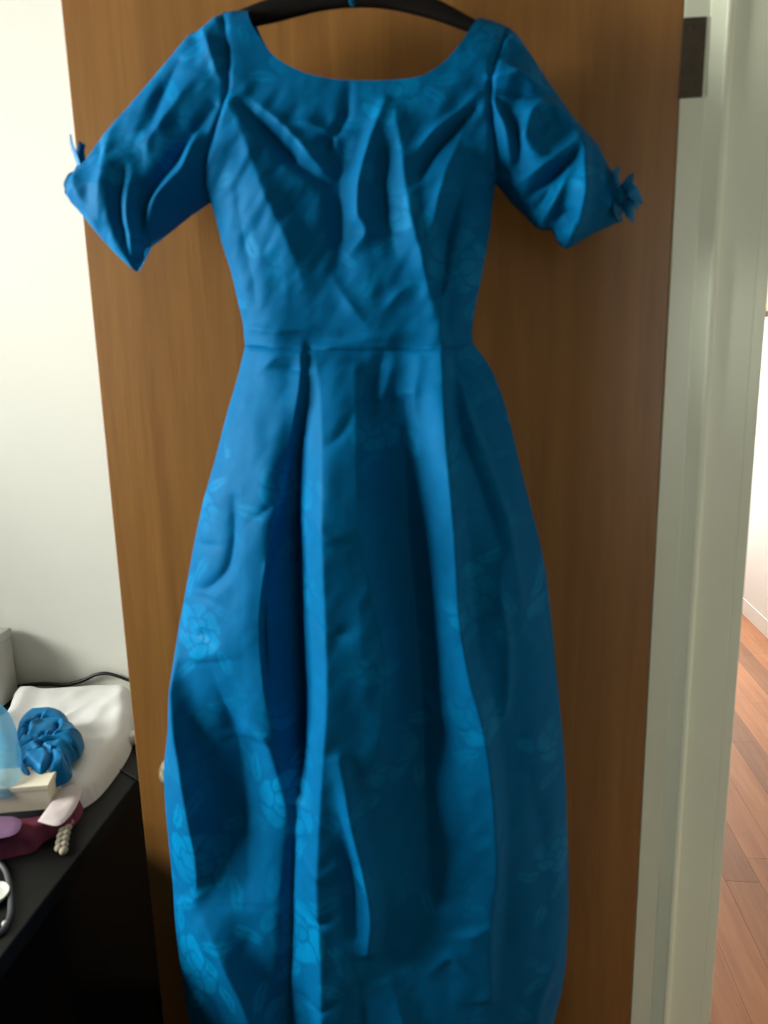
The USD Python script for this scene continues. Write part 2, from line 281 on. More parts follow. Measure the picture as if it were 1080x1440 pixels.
# ------------------------------------------------------------------ the dress
YS = D - 0.078                      # plane of the dress's side seams
def strokes_height(P, strokes):
    H = np.zeros(len(P))
    for pts, amp, wl, wr in strokes:
        q = np.array([(*p, 1.0)[:3] if len(p) == 3 else (*p, 1.0) for p in pts], float)
        q = catmull(q, 5)
        lo, hi = q[:, :2].min(0) - 3*max(wl, wr), q[:, :2].max(0) + 3*max(wl, wr)
        sel = np.nonzero(((P > lo) & (P < hi)).all(1))[0]
        if not len(sel): continue
        p = P[sel]; best = np.full(len(p), 1e9); side = np.zeros(len(p)); wt = np.zeros(len(p)); over = np.zeros(len(p))
        nseg = len(q)-1
        for ks, (a, b) in enumerate(zip(q[:-1], q[1:])):
            e = b[:2]-a[:2]; L2 = e@e + 1e-9
            tt = ((p-a[:2])@e)/L2; t = np.clip(tt, 0, 1)
            r = p - (a[:2] + t[:, None]*e); dd = np.hypot(r[:, 0], r[:, 1]); up = dd < best
            ov = np.maximum(-tt, 0)*(ks == 0) + np.maximum(tt-1, 0)*(ks == nseg-1); over = np.where(up, ov*math.sqrt(L2), over)
            best = np.where(up, dd, best); side = np.where(up, e[0]*r[:, 1]-e[1]*r[:, 0], side)   # >0: to the left of a line drawn downwards
            wt = np.where(up, a[2] + t*(b[2]-a[2]), wt)
        w_ = np.where(side > 0, wl, wr)
        best = np.where(over > 0, np.sqrt(np.maximum(best**2-over**2, 0)), best)
        H[sel] += amp*wt*np.exp(-(over/9)**2)*(0.5*np.exp(-(best/w_)**2) + 0.5*np.exp(-1.4*(np.sqrt(best**2+2.2)-1.48)/w_))
    return H
# silhouette (photo pixels)
NECK = [(352, 17), (362, 45), (380, 75), (400, 98), (430, 115), (458, 124), (490, 128), (540, 129), (582, 126), (606, 118), (630, 100), (650, 75), (664, 50), (675, 27)]
SL_OUT = [(352, 17), (330, 17), (304, 26), (284, 44), (262, 58), (215, 115), (172, 165), (150, 190), (125, 226), (104, 246)]
SL_CUFF = [(104, 246), (96, 264), (99, 280), (115, 300), (150, 342), (180, 372), (193, 383)]
SL_UNDER = [(193, 383), (203, 366), (212, 347), (240, 326), (268, 303), (286, 291), (297, 284)]
BODY_L = [(297, 284), (304, 305), (314, 345), (326, 382), (335, 420), (343, 455), (346, 487)]
BODY_R = [(697, 258), (692, 290), (689, 325), (681, 370), (673, 410), (667, 440), (664, 470), (666, 484)]
SR_OUT = [(675, 27), (692, 31), (718, 41), (736, 62), (770, 114), (806, 166), (836, 200), (852, 228), (862, 246)]
SR_CUFF = [(862, 246), (874, 280), (873, 306), (866, 314), (836, 328), (812, 342), (800, 349), (792, 348)]
SR_UNDER = [(792, 348), (783, 338), (776, 324), (757, 321), (737, 302), (720, 286), (706, 268), (697, 258)]
SK_L = [(346, 487), (337, 525), (320, 585), (304, 648), (289, 700), (277, 755), (266, 815), (256, 870), (249, 930), (243, 990), (237, 1040), (233, 1080), (236, 1130), (243, 1200), (250, 1280), (257, 1340), (266, 1400), (273, 1440), (284, 1520), (296, 1620), (304, 1690)]
SK_R = [(666, 484), (684, 508), (700, 540), (716, 590), (733, 660), (751, 730), (765, 790), (773, 850), (781, 930), (788, 1000), (793, 1060), (797, 1150), (799, 1250), (797, 1320), (791, 1380), (781, 1420), (776, 1440), (766, 1520), (752, 1620), (742, 1690)]
WAIST = [(346, 487), (392, 489), (437, 491), (520, 493), (590, 491), (640, 487), (666, 484)]
ARM_L = [(318, 20), (327, 60), (334, 100), (332, 150), (315, 205), (300, 250), (297, 284)]
ARM_R = [(712, 39), (702, 75), (692, 110), (688, 150), (692, 200), (697, 258)]
SIL = MultiLineString([SL_OUT, SL_CUFF, SL_UNDER, BODY_L, BODY_R, SR_OUT, SR_CUFF, SR_UNDER, SK_L, SK_R])
def cm2(p, n=6): return [tuple(q) for q in catmull(np.array(p, float), n)]
BODICE = Polygon(cm2(NECK[::-1], 4) + [tuple(p) for p in SL_OUT[:2]][::1] + cm2(ARM_L) + cm2(BODY_L) + cm2(WAIST) + cm2(BODY_R[::-1]) + cm2(ARM_R[::-1]) + [(692, 31)]).buffer(0)
SLEEVE_L = Polygon([(318, 20)] + cm2(SL_OUT[2:]) + cm2(SL_CUFF) + cm2(SL_UNDER) + cm2(ARM_L[::-1])).buffer(0)
SLEEVE_R = Polygon(cm2(SR_OUT[2:]) + cm2(SR_CUFF) + cm2(SR_UNDER) + cm2(ARM_R[::-1])).buffer(0)
SKIRT = Polygon(cm2(SK_L) + cm2(SK_R[::-1]) + cm2(WAIST[::-1])).buffer(0)

WHOLE = shapely.union_all([BODICE.buffer(0.4), SLEEVE_L.buffer(0.4), SLEEVE_R.buffer(0.4), SKIRT.buffer(0.4)]).buffer(-0.4)

STROKES = [
    # --- bodice
    ([(345, 487), (437, 491), (520, 493), (600, 491), (664, 482)], -3.0, 3, 3),
    ([(338, 160, .5), (362, 215), (392, 290), (420, 350), (438, 405, .3)], 7, 34, 24),
    ([(352, 160, .4), (392, 205), (430, 243), (472, 272, .3)], -9, 9, 14),
    ([(372, 160, .4), (412, 192), (448, 232), (474, 262, .3)], 5, 9, 9),
    ([(420, 185, .3), (450, 190), (478, 205), (484, 225, .3)], 3, 7, 7),
    ([(498, 140, .4), (492, 180), (470, 215), (462, 240, .2)], -5, 10, 8),
    ([(546, 160, .4), (528, 210), (514, 265), (512, 310), (522, 335, .6), (500, 362, .3)], 8, 10, 12),
    ([(490, 215, .4), (484, 280), (486, 340), (480, 380, .3)], -6, 16, 14),
    ([(562, 175, .5), (572, 240), (582, 310), (600, 380), (612, 440, .3)], 7, 15, 14),
    ([(545, 230, .4), (545, 300), (560, 360, .3)], -5, 14, 10),
    ([(664, 168, .5), (632, 200), (608, 232), (594, 258, .5)], -9, 8, 8),
    ([(668, 150, .3), (640, 178), (608, 205), (590, 230, .3)], 5, 8, 8),
    ([(648, 205, .4), (626, 270), (612, 330), (600, 372, .3)], 6, 12, 10),
    ([(655, 260, .4), (636, 320), (625, 390), (622, 450, .5)], -5, 14, 10),
    ([(633, 400, .3), (624, 430), (622, 470), (626, 495, .4)], 6, 16, 5),
    ([(350, 280, .3), (356, 340), (368, 400), (375, 450, .3)], -3, 14, 14),
    ([(480, 400, .4), (500, 430), (520, 455, .3)], 2.5, 10, 10), ([(545, 440, .3), (562, 420), (580, 405, .3)], 2.5, 8, 8),
    ([(360, 462, .6), (400, 466), (440, 464), (480, 470, .4)], 2, 6, 6),
    # armhole seams
    ([(320, 30), (329, 65), (335, 105), (332, 150), (315, 205), (300, 250), (297, 284)], -3.5, 4, 4),
    ([(712, 42), (702, 75), (692, 110), (688, 150), (692, 200), (697, 255)], -4.5, 4, 4),
    # --- left sleeve
    ([(316, 165, .5), (284, 203), (254, 245), (222, 290), (206, 330, .4)], -9, 11, 9),
    ([(292, 205, .6), (276, 248), (240, 282), (222, 320, .4)], 9, 12, 14),
    ([(194, 250, .3), (186, 300), (189, 345), (194, 378, .7)], -8, 8, 7),
    ([(206, 250, .3), (201, 305), (203, 352, .8)], 5, 8, 8),
    ([(178, 170, .5), (168, 215), (166, 260), (158, 315, .5)], 6, 18, 16),
    ([(292, 48, .5), (311, 85), (322, 122, .4)], 6, 9, 9),
    ([(262, 98, .4), (240, 145), (228, 190, .4)], -6, 12, 12),
    ([(290, 120, .3), (262, 165), (232, 205), (226, 232, .4)], 5, 14, 14),
    ([(148, 205, .4), (160, 228), (152, 250, .3)], -4, 9, 9),
    ([(120, 240, .6), (128, 280), (150, 318, .5)], 4, 10, 10),
    ([(112, 234, .5), (124, 244), (146, 232, .4)], -4, 5, 5),
    # --- right sleeve
    ([(814, 196, .4), (814, 245), (812, 295), (803, 342, .8)], 13, 17, 12),
    ([(808, 222, .4), (786, 246), (760, 268), (742, 282, .4)], -8, 7, 7),
    ([(806, 205, .5), (778, 232), (748, 252), (722, 270, .5)], 6, 9, 8),
    ([(792, 252, .5), (776, 288), (762, 318, .7)], 7, 8, 8),
    ([(784, 252, .4), (764, 284), (748, 302, .4)], -6, 8, 6),
    ([(694, 160, .6), (708, 195), (715, 235, .5)], 7, 6, 7),
    ([(700, 158, .5), (722, 200), (728, 245, .4)], -6, 8, 8),
    ([(692, 125, .7), (722, 120), (756, 112, .3)], 8, 9, 8),
    ([(702, 142, .5), (730, 146), (768, 146, .3)], -5, 7, 7),
    ([(714, 70, .5), (724, 62), (732, 56, .4)], 6, 7, 7),
    ([(700, 95, .5), (716, 90), (728, 78, .3)], -3, 6, 6),
    ([(735, 205, .5), (745, 170), (770, 160), (796, 178), (806, 190, .3)], 8, 12, 14), ([(728, 190, .3), (742, 225), (770, 235, .3)], 5, 10, 12), ([(716, 110, .4), (740, 128), (764, 132, .3)], 4, 7, 8),
    ([(804, 322, .5), (790, 305), (778, 318, .4)], -5, 5, 5),
    # --- skirt
    ([(437, 492, .5), (437, 545, .7), (428, 612), (414, 690), (405, 740), (396, 800), (394, 860), (401, 935), (412, 985, .4)], 13, 95, 4),
    ([(437, 560, .0), (432, 640, .6), (431, 740), (434, 840), (437, 930), (438, 1010), (438, 1065, .3)], -30, 22, 17),
    ([(403, 770, .4), (402, 830), (404, 890), (408, 935, .3)], 9, 4, 5),
    ([(455, 495, .3), (468, 560, .45), (476, 650, .7), (480, 740), (482, 830), (484, 930), (478, 1010), (472, 1090), (470, 1180), (474, 1260), (474, 1330), (472, 1450)], 30, 24, 85),
    ([(436, 1070, .4), (431, 1150), (428, 1230), (424, 1330), (420, 1450)], -12, 10, 9),
    ([(510, 520, .3), (520, 640), (528, 740), (548, 830), (556, 920), (548, 985), (530, 1030, .3)], 17, 46, 16),
    ([(500, 1000, .3), (514, 1075), (528, 1140), (537, 1200), (533, 1252, .5)], 17, 14, 9),
    ([(500, 1080, .3), (510, 1150), (516, 1230, .5)], -6, 10, 10),
    ([(575, 560, .3), (580, 700), (590, 830), (600, 960), (602, 1060, .8), (610, 1200, .4)], -22, 44, 30),
    ([(624, 494, .5), (631, 600), (642, 720), (649, 830), (661, 900), (677, 960), (688, 1030), (694, 1110, .6), (695, 1170, .5), (688, 1240, .35), (688, 1330, .2)], 30, 34, 9),
    ([(640, 1245, .4), (664, 1240), (684, 1232, .4)], 6, 18, 6),
    ([(646, 530, .2), (664, 585), (690, 650), (711, 712), (722, 765), (732, 830, .4)], 11, 60, 5),
    ([(630, 540, .5), (655, 620), (680, 690), (700, 750, .6)], -8, 16, 14),
    ([(700, 800, .4), (712, 880), (708, 960), (694, 975, .3)], 5, 14, 6),
    ([(250, 870, .4), (262, 950), (282, 1040), (297, 1110), (305, 1175, .8), (296, 1215, .2)], 26, 30, 18),
    ([(320, 905, .2), (350, 1010), (360, 1110), (368, 1170, .6), (372, 1210, .1)], -30, 58, 48),
    ([(372, 985, .5), (398, 1000), (418, 1060), (430, 1120, .3)], 8, 16, 14),
    ([(352, 690, .4), (354, 730), (347, 775), (318, 805), (290, 812, .2)], -6, 9, 9),
    ([(378, 712, .3), (398, 698), (408, 690, .2)], -3, 7, 7),
    ([(290, 752, .3), (312, 752), (334, 748, .3)], -2.5, 5, 5), ([(288, 822, .3), (310, 820), (330, 822, .3)], -2.5, 5, 5), ([(294, 868, .3), (312, 866), (322, 872, .3)], -2.5, 6, 6),
    ([(286, 700, .3), (330, 690), (350, 640, .3)], 3, 16, 16),
    ([(402, 516, .3), (420, 516), (436, 518, .6)], -3, 4, 5), ([(380, 520, .4), (402, 502), (432, 500, .4)], 3, 8, 8),
    ([(545, 500, .4), (530, 540), (524, 590, .2)], -5, 8, 10), ([(560, 505, .4), (545, 560), (535, 620, .2)], 4, 9, 9), ([(595, 505, .4), (588, 560), (600, 620, .3)], 4, 12, 10),
    ([(300, 1215, .3), (345, 1270), (378, 1330), (396, 1390), (402, 1460)], 30, 85, 22), ([(275, 1215, .5), (310, 1250), (330, 1300, .4)], 4, 12, 12), ([(290, 1330, .4), (330, 1350), (350, 1400, .4)], -4, 10, 10), ([(448, 1140, .5), (470, 1150), (492, 1140, .4)], 3.5, 7, 7), ([(446, 1205, .5), (470, 1212), (486, 1206, .4)], -4, 6, 6), ([(440, 1322, .5), (468, 1326), (486, 1318, .4)], -4, 6, 6), ([(462, 700, .4), (488, 720), (510, 716, .3)], 3, 8, 8), ([(466, 830, .4), (492, 846), (512, 838, .3)], -3.5, 8, 8), ([(470, 620, .4), (496, 600), (512, 570, .3)], -3, 8, 8),
    ([(560, 1300, .4), (575, 1360), (570, 1450)], 9, 26, 16), ([(610, 1290, .4), (636, 1270), (655, 1290, .3)], 5, 10, 10), ([(520, 1300, .4), (525, 1380), (530, 1450)], -8, 18, 18),
    ([(790, 1290, .4), (760, 1350), (742, 1420, .4)], 5, 14, 14), ([(735, 1050, .3), (760, 1150), (765, 1260, .3)], -5, 22, 22),
]
def base_depth(P):
    """The depth (mm) to which cloth stands out in front of the side seams."""
    dist = shapely.distance(shapely.points(P), SIL)
    sk = np.clip((P[:, 1]-470)/260, 0, 1); sk = sk*sk*(3-2*sk)
    A = 46 + 48*sk; R = 70 + 120*sk
    t = np.clip(dist/R, 0, 1)
    A = A*np.where(P[:, 1] < 300, 0.75+0.25*np.clip(P[:, 1]/300, 0, 1), 1)
    b = A*np.sqrt(1-(1-t)**2)
    bust = 7*np.exp(-((P[:, 0]-405)/62)**2-((P[:, 1]-285)/75)**2) + 7*np.exp(-((P[:, 0]-600)/62)**2-((P[:, 1]-285)/75)**2)
    return b + bust*np.clip(dist/40, 0, 1), dist
def wrinkle(P):
    q = np.stack([P[:, 0]/44, P[:, 1]/120, np.zeros(len(P))], 1)
    q2 = np.stack([(P[:, 0]+0.6*P[:, 1])/24, (P[:, 1]-0.4*P[:, 0])/44, np.ones(len(P))*3.1], 1)
    up = np.clip((520-P[:, 1])/200, 0.35, 1)
    calm = np.clip((shapely.distance(shapely.points(P), LineString(NECK))-18)/40, 0.25, 1)
    return (meshkit.fbm(q, 2, 5)-0.5)*8*calm + (meshkit.fbm(q2, 2, 9)-0.5)*7*up*calm
# woven roses: a half-drop repeat of blooms and leaves, in cloth millimetres (about one photo pixel each)
def damask(P):
    P0 = P; q = np.c_[P/30, np.zeros(len(P))]; P = P + 16*np.stack([meshkit.fbm(q, 3, 41)-0.5, meshkit.fbm(q+7.3, 3, 43)-0.5], 1)
    out = np.zeros(len(P)); r_ = np.random.default_rng(21); spots = []
    for i in range(-1, 9):
        for j in range(-1, 14):
            spots.append((70 + i*118 + r_.uniform(-14, 14), 20 + j*142 + (i % 2)*71 + r_.uniform(-14, 14), r_.uniform(34, 46), r_.uniform(0, 6.28)))
    for cx, cy, R, ph in spots:
        d = P - (cx, cy); rr = np.hypot(d[:, 0], d[:, 1]); sel = np.nonzero(rr < 2.3*R)[0]
        if not len(sel): continue
        x, y = d[sel, 0]/R, d[sel, 1]/R; val = np.zeros(len(sel))
        for k in range(6):                                   # outer petals, each with a matt rim
            a = ph + k*1.047; px, py = 0.62*math.cos(a), 0.62*math.sin(a)
            u = (x-px)*math.cos(a)+(y-py)*math.sin(a); v = -(x-px)*math.sin(a)+(y-py)*math.cos(a)
            e = np.hypot(u/0.40, v/0.46); val = np.where(e < 1.12, np.clip((1.0-e)*6, 0, 1), val)
        for k in range(4):
            a = ph + 0.5 + k*1.57; px, py = 0.24*math.cos(a), 0.24*math.sin(a)
            e = np.hypot((x-px)/0.27, (y-py)/0.27); val = np.where(e < 1.15, np.clip((1.0-e)*5, 0, 1)*0.9, val)
        for k in range(5):                                   # leaves
            a = ph + 0.9 + k*1.2566; px, py = 1.42*math.cos(a), 1.42*math.sin(a); b = a + 0.7
            u = (x-px)*math.cos(b)+(y-py)*math.sin(b); v = -(x-px)*math.sin(b)+(y-py)*math.cos(b)
            e = np.hypot(u/0.52, v/(0.20+1e-6)); val = np.maximum(val, np.clip((1-e)*5, 0, 1)*(np.abs(v) > 0.022)*0.85)
        out[sel] = np.maximum(out[sel], val)
    patch = np.clip((meshkit.fbm(np.c_[P0/75, np.ones(len(P))], 3, 77)-0.45)*3, 0.08, 0.6)
    for x_, y_, w_, h_ in ((320, 1310, 110, 150), (410, 1040, 40, 70), (466, 1260, 40, 90), (310, 900, 40, 70), (270, 1130, 50, 70)):
        patch = np.maximum(patch, 1.25*np.exp(-((P0[:, 0]-x_)/w_)**2-((P0[:, 1]-y_)/h_)**2))
    return np.clip(out*patch, 0, 1.2)
def tri_region(poly, h):
    """Points and triangles filling a polygon at about h pixels."""
    ring = np.array(poly.exterior.segmentize(h).coords)[:-1]
    x0, y0, x1, y1 = poly.bounds
    gx, gy = np.meshgrid(np.arange(x0, x1, h), np.arange(y0, y1, h*0.866)); gx[1::2] += h/2
    g = np.stack([gx.ravel(), gy.ravel()], 1)
    inner = poly.buffer(-0.55*h); g = g[shapely.contains_xy(inner, g[:, 0], g[:, 1])]
    P = np.vstack([ring, g]); T = Delaunay(P).simplices
    c = P[T].mean(1); T = T[shapely.contains_xy(poly.buffer(0.05), c[:, 0], c[:, 1])]
    a, b, c = P[T[:, 0]], P[T[:, 1]], P[T[:, 2]]
    ar = (b[:, 0]-a[:, 0])*(c[:, 1]-a[:, 1])-(b[:, 1]-a[:, 1])*(c[:, 0]-a[:, 0])
    T = T[np.abs(ar) > 1e-6]; ar = ar[np.abs(ar) > 1e-6]
    T[ar < 0] = T[ar < 0][:, ::-1]
    return P, T                                            # clockwise on screen (y down)
def warp(P):
    """Slow waviness of cut edges."""
    return P
def garment(poly, h, lift=0.0):
    P, T = tri_region(poly, h)
    b, dist = base_depth(P); gain = np.where(P[:, 1] < 480, 1.35, 1.15)
    edge = np.clip(dist/14, 0, 1)
    H = b + (strokes_height(P, STROKES)*gain + wrinkle(P) + lift)*edge
    H = np.maximum(H, 0)
    V = hit(P, 1, YS); V[:, 1] -= H/1000
    Pb, Tb = tri_region(poly, 8.0)
    db = shapely.distance(shapely.points(Pb), SIL); t = np.clip(db/120, 0, 1)
    Vb = hit(Pb, 1, YS); Vb[:, 1] += 0.034*np.sqrt(1-(1-t)**2) + 0.0015
    V2 = np.vstack([V, Vb]); F2 = np.vstack([T, Tb[:, ::-1] + len(V)])
    return (V2, F2), np.concatenate([damask(P), damask(Pb)])
dress = thing('evening_dress', 'long blue damask evening dress with short sleeves and scooped neck hanging on the door', 'dress', (-0.15, YS, 0.2))
for nm, poly, lift in (('bodice', BODICE, 0.0), ('sleeve', SLEEVE_L.buffer(2).intersection(WHOLE), -1.5), ('sleeve', SLEEVE_R.buffer(2).intersection(WHOLE), -1.5), ('skirt', SKIRT, 0.0)):
    m_, dm = garment(poly, 2.6, lift)
    p_ = obj(nm, m_, M['dress'], dress, smooth=True, primvars={'damask': dm})
    if nm == 'sleeve': (sleeves := globals().setdefault('sleeves', [])).append(p_)

def ribbon(pts, widths, twist, thick=0.0012):
    """A flat satin ribbon along pixel points (u, v, metres in front of the seam plane)."""
    c = np.array([hit((u, v), 1, YS-dy)[0] for u, v, dy in pts]); c = catmull(c, 6)
    w_ = np.interp(np.linspace(0, 1, len(c)), np.linspace(0, 1, len(widths)), widths)/1000
    t = np.gradient(c, axis=0); t /= np.linalg.norm(t, axis=1, keepdims=True)
    n0 = np.array([0, -1.0, 0]); s = np.cross(t, n0); s /= np.linalg.norm(s, axis=1, keepdims=True)
    tw = np.linspace(*twist, len(c))[:, None]; sd = s*np.cos(tw) + n0*np.sin(tw); nn = np.cross(sd, t)
    V = []
    for o in (thick/2, -thick/2):
        for k in np.linspace(-0.5, 0.5, 5): V.append(c + sd*(w_*k)[:, None] + nn*(o + 0.10*w_[:, None]*(0.25-k*k)*4))
    V = np.array(V); n = len(c); Fq = []
    idx = lambda a, i: a*n + i
    for i in range(n-1):
        for a in range(4):
            Fq.append((idx(a, i), idx(a, i+1), idx(a+1, i+1), idx(a+1, i))); Fq.append((idx(5+a, i), idx(5+a+1, i), idx(5+a+1, i+1), idx(5+a, i+1)))
        Fq.append((idx(0, i), idx(5, i), idx(5, i+1), idx(0, i+1))); Fq.append((idx(4, i), idx(4, i+1), idx(9, i+1), idx(9, i)))
    for i in (0, n-1):
        for a in range(4): Fq.append((idx(a, i), idx(a+1, i), idx(5+a+1, i), idx(5+a, i)))
    return (V.reshape(-1, 3), np.array(Fq))
def bow(label, knot, ribs):
    xf = UsdGeom.Xform.Define(stage, prim_path('bow', dress)); b = tag(xf.GetPrim(), label)
    for pts, wd, tw in ribs: obj('ribbon', ribbon(pts, wd, tw), M['blue_cloth'], b, smooth=50)
    k = trimesh.creation.icosphere(3); k.vertices = k.vertices*(0.008, 0.007, 0.010) + hit(knot[:2], 1, YS-knot[2])[0]; obj('knot', k, M['blue_cloth'], b, smooth=True)
bow('small blue satin bow whose ends stand up at the left cuff', (114, 244, 0.012), [
    ([(114, 243, .012), (108, 222, .014), (101, 204, .016), (99, 190, .014)], [8, 8, 7, 5], (0.5, 0.9)),
    ([(116, 242, .012), (114, 224, .010), (113, 212, .010), (116, 201, .012)], [9, 10, 10, 9], (-0.3, 0.1)),
    ([(114, 244, .012), (104, 250, .018), (98, 262, .016), (104, 274, .010)], [9, 14, 14, 9], (0.3, 0.3))])
bow('spiky blue satin bow with cut ribbon ends on the right cuff', (872, 276, 0.024), [
    ([(866, 300, .016), (860, 280, .026), (856, 258, .026), (855, 240, .018)], [8, 12, 12, 9], (0.9, 0.3)),
    ([(872, 278, .02), (868, 258, .028), (866, 244, .026), (870, 236, .018)], [7, 9, 9, 7], (-0.9, -0.5)),
    ([(872, 276, .02), (880, 262, .030), (886, 252, .026), (891, 243, .018)], [9, 12, 9, 1.5], (0.2, 0.6)),
    ([(872, 276, .02), (884, 266, .034), (893, 274, .030), (903, 286, .020)], [9, 14, 12, 3], (0.7, -0.4)),
    ([(872, 278, .02), (880, 288, .030), (886, 300, .026), (891, 313, .012)], [8, 11, 11, 2], (-0.8, 0.3)),
    ([(870, 278, .02), (866, 290, .028), (868, 302, .024), (874, 311, .014)], [7, 9, 8, 6], (0.9, 0.4)),
    ([(874, 276, .02), (886, 272, .024), (890, 262, .020), (894, 258, .012)], [8, 9, 7, 2], (-0.5, -0.9)),
    ([(876, 278, .02), (888, 284, .026), (894, 288, .022), (899, 294, .012)], [8, 9, 8, 2], (-0.3, -0.9))])

# ------------------------------------------------------------------ the hanger
hg = thing('coat_hanger', 'dark brown coat hanger hooked over the door inside the dress shoulders', 'coat hanger', (-0.15, YS, 1.85))
arm = [(322, 34), (352, 24), (386, 14), (420, 2), (455, -6), (500, -10), (545, -6), (585, 4), (625, 19), (665, 37), (700, 50)]
c = np.array([hit(p, 1, YS+0.004)[0] for p in catmull(np.array(arm, float), 5)])
hw = np.interp(np.linspace(0, 1, len(c)), [0, .12, .3, .5, .7, .9, 1], [8, 11, 15, 15, 12, 6.5, 6])/1000
V, Fq, ns = [], [], 12
tt = np.gradient(c, axis=0); tt /= np.linalg.norm(tt, axis=1, keepdims=True); up = np.cross(tt, [0, 1.0, 0]); up *= np.sign(up[:, 2:])
for i in range(len(c)):
    for a in np.arange(ns)*2*np.pi/ns:
        V.append(c[i] + up[i]*hw[i]*math.copysign(abs(math.cos(a))**0.7, math.cos(a)) + np.array([0, 1.0, 0])*0.007*math.copysign(abs(math.sin(a))**0.7, math.sin(a)))
for i in range(len(c)-1):
    for j in range(ns): Fq.append((i*ns+j, i*ns+(j+1) % ns, (i+1)*ns+(j+1) % ns, (i+1)*ns+j))
for o in (0, (len(c)-1)*ns):
    for j in range(0, ns-2, 2): Fq.append((o, o+j+1, o+j+2, o+j+2 if j+3 > ns-1 else o+j+3))
obj('hanger_arm', (np.array(V), np.array(Fq)), M['hanger'], hg, smooth=50)
top = hit((500, -14), 1, YS)[0]
obj('hook', tube([(top[0], YS, top[2]-0.004), (top[0], YS, top[2]+0.03), (top[0], YS+0.012, 1.995), (top[0], D-0.010, 2.025), (top[0], D+0.010, 2.040), (top[0], D+0.035, 2.036), (top[0], D+0.044, 2.018), (top[0], D+0.043, 1.985)], 0.0021, 10), M['steel'], hg, smooth=True)
lp = obj('hang_loop', ribbon([(490, -14, .012), (493, -4, .012), (495, 5, .012), (498, 8, .010)], [5, 5, 5, 3], (0.2, 0.4)), M['blue_cloth'], dress, smooth=50)

# ------------------------------------------------------------------ the black desk and what lies on it
DZ, DX1, DX0, DY0, DY1 = 0.76, -0.585, -2.02, 0.62, 1.502
dk = thing('desk', 'black glossy desk against the white wall left of the door', 'desk', (-1.3, 1.1, 0))
obj('desk_top', box(DX0, DX1, DY0, DY1, DZ-0.028, DZ, 0.003), M['desk_top'], dk)
obj('side_panel', box(DX1-0.040, DX1-0.012, DY0+0.02, DY1-0.01, 0, DZ-0.028, 0.002), M['desk'], dk)
obj('side_panel', box(DX0+0.012, DX0+0.040, DY0+0.02, DY1-0.01, 0, DZ-0.028, 0.002), M['desk'], dk)
obj('back_panel', box(DX0+0.040, DX1-0.040, DY1-0.04, DY1-0.02, 0.25, DZ-0.028, 0.002), M['desk'], dk)
for k in range(3):
    z1 = DZ-0.034-0.2*k
    dr = obj('drawer', box(DX1-0.44, DX1-0.044, DY0+0.02, DY1-0.08, z1-0.19, z1, 0.002), M['desk'], dk)
    obj('handle', tube([(DX1-0.31, DY0+0.02, z1-0.06), (DX1-0.31, DY0-0.004, z1-0.06), (DX1-0.17, DY0-0.004, z1-0.06), (DX1-0.17, DY0+0.02, z1-0.06)], 0.004, smooth=False), M['steel'], dr)
obj('side_panel', box(DX1-0.468, DX1-0.446, DY0+0.02, DY1-0.08, 0, DZ-0.028, 0.002), M['desk'], dk)

def heap(px, zref, height, h, seed, fold=(0.05, 0.012), edge=0.02, z0=DZ, bias=None, octs=2):
    """A crumpled cloth: photo outline laid on the desk, with folds; closed below."""
    W = hit(px, 2, zref)[:, :2]; poly = Polygon(catmull(np.vstack([W, W[:1]]), 4)).buffer(0)
    if poly.geom_type != 'Polygon': poly = max(poly.geoms, key=lambda g: g.area)
    S = 1000.0; P, T = tri_region(Polygon(np.array(poly.exterior.coords)*S), h*S); P = P/S
    d = shapely.distance(shapely.points(P), poly.exterior); t = np.clip(d/edge, 0, 1)
    q = np.stack([P[:, 0]/fold[0], P[:, 1]/fold[0]*0.7, np.zeros(len(P))], 1)
    n = meshkit.fbm(q, octs, seed); n = 0.6*n + 0.4*(1-np.abs(2*meshkit.fbm(q*0.8+3, 1, seed+1)-1))
    z = z0 + 0.001 + height*np.sqrt(1-(1-t)**2)*(1 if bias is None else bias(P)) + (n-0.5)*fold[1]*t
    z = np.maximum(z, z0+0.001)
    T = T if np.cross(P[T[0, 1]]-P[T[0, 0]], P[T[0, 2]]-P[T[0, 0]]) > 0 else T[:, ::-1]
    V = np.vstack([np.c_[P, z], np.c_[P, np.full(len(P), z0+0.0005)]]); n_ = len(P)
    Fs = [T, T[:, ::-1]+n_]
    ring = len(np.array(Polygon(np.array(poly.exterior.coords)*S).exterior.segmentize(h*S).coords))-1
    i = np.arange(ring); j = (i+1) % ring
    Fs += [np.stack([i, i+n_, j], 1), np.stack([j, i+n_, j+n_], 1)]
    return (V, np.vstack(Fs))
sc = heap([(-60, 1100), (-60, 1030), (0, 996), (20, 957), (60, 960), (110, 958), (150, 954), (180, 955), (190, 974), (187, 1006), (178, 1033), (160, 1060), (136, 1088), (112, 1104), (98, 1108), (76, 1100), (30, 1098)], 0.805, 0.044, 0.005, 3, (0.055, 0.020), 0.035, octs=2)
tag(obj('white_cloth', sc, M['white_cloth'], None, True), 'crumpled white cloth heaped on the back of the black desk', 'cloth')
tag(obj('folded_scarf', heap([(-60, 1205), (-60, 1150), (20, 1146), (70, 1138), (92, 1120), (104, 1112), (115, 1112), (112, 1130), (92, 1150), (60, 1164), (46, 1178), (20, 1184)], 0.785, 0.026, 0.005, 8, (0.05, 0.010), 0.02), M['magenta'], None, True),
    'dark magenta folded scarf under the cream box on the desk', 'scarf')
tag(obj('lilac_cloth', heap([(-60, 1186), (-60, 1152), (0, 1148), (24, 1150), (30, 1160), (14, 1176)], 0.80, 0.004, 0.005, 12, (0.05, 0.006), 0.03, z0=0.799), M['lilac'], None, True),
    'lilac patch of folded cloth at the left edge beneath the cream box', 'cloth')
